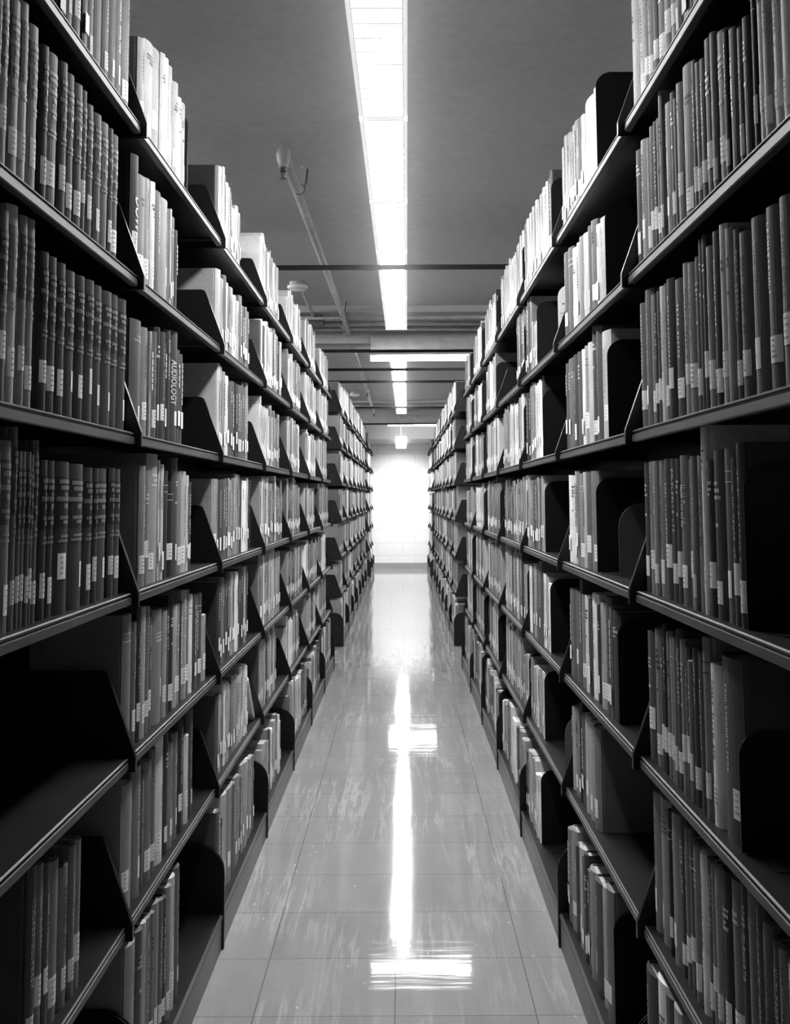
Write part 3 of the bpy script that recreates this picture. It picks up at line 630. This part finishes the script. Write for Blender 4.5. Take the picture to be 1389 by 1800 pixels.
for bk in ALL:
    S, tier, blk, k, i, y, t, h, tone = bk; rnd = random.Random(repr(bk[:5]))
    if (S, tier, blk, k, i) in CHOSEN:
        size = ('thick ' if t > .048 else 'thin ' if t < .022 else '')+('tall ' if h > .24 else 'short ' if h < .2 else '')
        if k == 0 and S == 'L' and tier in (3, 4): size += 'two-toned '
        label = '%s%s book, %s from near end, %s shelf, %s bay, %s row' % (size, TONEWORD[tone], ORD[min(i, 29)], SHELFNAME[tier-1], ORD[k], ROWNAME[S])
        book(S, tier, k, i, y, t, h, tone, label, rnd.uniform(.165, .2) if not (S == 'L' and tier == 4 and k == 0) else .18, rnd)
    else: row_book(S, tier, y, t, h, tone, rnd)
me = stuff.mesh('distant_books', [CLOTH_ROW])
at = me.attributes.new('tone', 'FLOAT', 'FACE'); at.data.foreach_set('value', stuff.t)
so = link('distant_books', me); so['kind'] = 'stuff'; so['label'] = 'all the smaller books shelved farther down both rows'; so['category'] = 'books'

# a few singular things on the shelves
def bookend(S, tier, y, label, m=PLATE, x0=.026, wdt=.135, h=.205, r=.034):
    s = SG[S]; root = thing('bookend', label, 'bookend', (s*(WX[S]+x0 if tier < 7 else WB[S]+x0), y, SURF[tier-1]), 'bookends')
    pl = MB(); pts = [(0, .001)]+[(a, c) for a, c in arc(r, h-r, r, 180, 90, 8)]+[(a, c) for a, c in arc(wdt-r, h-r, r, 90, 0, 8)]+[(wdt, .001)]
    pl.prism([(s*a, c) for a, c in pts], -.0012, .0004, 1); link('plate', pl.mesh('plate', [m]), root)
    ft = MB(); ft.box(s*.02, s*(wdt-.02), -.075, -.0012, .0002, .0014); link('foot', ft.mesh('foot', [m]), root)
for k in range(1, 7):
    for tier in range(1, 8):
        rnd = random.Random('be%d%d' % (tier, k)); run = RUNS['R', tier, 1, k]
        if not run or (k >= 2 and rnd.random() < .15) or (tier, k) == (6, 1): continue
        bookend('R', tier, run[0][0]-.003, 'black steel bookend against the books, %s shelf, %s bay of the right row' % (SHELFNAME[tier-1], ORD[k]), h=rnd.choice([.205, .21, .215]) if tier > 1 or k > 1 else .235, wdt=.14)
bookend('R', 4, RUNS['R', 4, 1, 0][0][0]-.003, 'black steel bookend beside the tall pale book, fourth shelf, first bay of the right row')
bookend('R', 5, RUNS['R', 5, 1, 0][0][0]-.003, 'black steel bookend ending the fifth shelf books, first bay of the right row', h=.15)
bookend('L', 1, RUNS['L', 1, 1, 1][-1][0]+RUNS['L', 1, 1, 1][-1][1]+.003, 'black steel bookend behind the pale books on the top shelf, second bay, left row')
bookend('R', 4, 2.31, 'dull grey round-topped bookend standing loose on the fourth shelf, second bay, right row', GREYPLATE, x0=.045, wdt=.12, h=.15, r=.05)
bookend('R', 6, 3.04, 'dull grey round-topped bookend standing loose on the sixth shelf, third bay, right row', GREYPLATE, x0=.03, wdt=.12, h=.15, r=.05)
# white bookend with a printed card
WHITEPLATE = mat('white_plate', .85, .5, .3)
bookend('R', 2, 2.965, 'white round-cornered bookend with a printed card, second shelf, third bay, right row', WHITEPLATE, x0=.022, wdt=.12, h=.165, r=.032)
root = [o for o in sc.objects if o.get('label', '').startswith('white round-cornered bookend')][0]
cdm = MB()
for z, a, c, hh in ((.112, .012, .038, .004), (.088, .006, .04, .0012), (.078, .008, .03, .0018), (.05, .008, .018, .0015)):
    n = 6 if hh > .0015 else 1
    for j in range(n): q = a+(c-a)*j/n; cdm.box(q, q+(c-a)/n*(.75 if n > 1 else 1), -.0016, -.0013, z, z+hh)
link('printed_card', cdm.mesh('printed_card', [INK]), root)
# leaning book and spiral notebook on the left row
rnd = random.Random(5)
y_end = RUNS['L', 6, 1, 2][-1]; y_end = y_end[0]+y_end[1]
lb = book('L', 6, 2, 99, 3.765, .017, .215, 8, 'pale picture-covered book leaning toward the camera at the end of the sixth shelf', .155, rnd)
lb.rotation_euler[0] = math.radians(47); lb.location.z += .008; lb['group'] = 'leaning book'
pc = MB()
for (x0, x1, z0, z1) in ((.03, .09, .06, .063), (.03, .09, .117, .12), (.03, .033, .06, .12), (.087, .09, .06, .12)): pc.box(-x0, -x1, -.0092, -.0088, z0, z1)
pc.box(-.04, -.08, -.0092, -.0088, .07, .11); link('cover_picture', pc.mesh('cover_picture', [FAINTFOIL]), lb)
y_end = RUNS['L', 4, 1, 2][-1]; y_end = y_end[0]+y_end[1]
nb = thing('notebook', 'white spiral-bound notebook at the far end of the fourth shelf books, left row', 'notebook', (-(WX['L']+.024), y_end+.010, SURF[3]))
a = MB(); a.box(-.008, -.17, -.007, -.0055, 0, .225); a.box(-.008, -.17, .0055, .007, 0, .225); link('cover', a.mesh('cover', [WHITE]), nb)
a = MB(); a.box(-.009, -.168, -.0053, .0053, .002, .223); link('pages', a.mesh('pages', [PAGES]), nb)
a = MB()
for i in range(34):
    z = .008+.0063*i; n = 8
    for j in range(n):
        t0, t1 = 2*math.pi*j/n, 2*math.pi*(j+1)/n
        a.tube((-.006+.0085*math.cos(t0), .0085*math.sin(t0), z+.002*j/n), (-.006+.0085*math.cos(t1), .0085*math.sin(t1), z+.002*(j+1)/n), .0007, n=5, cap=False)
link('spiral_binding', a.mesh('spiral_binding', [DARKMETAL]), nb)
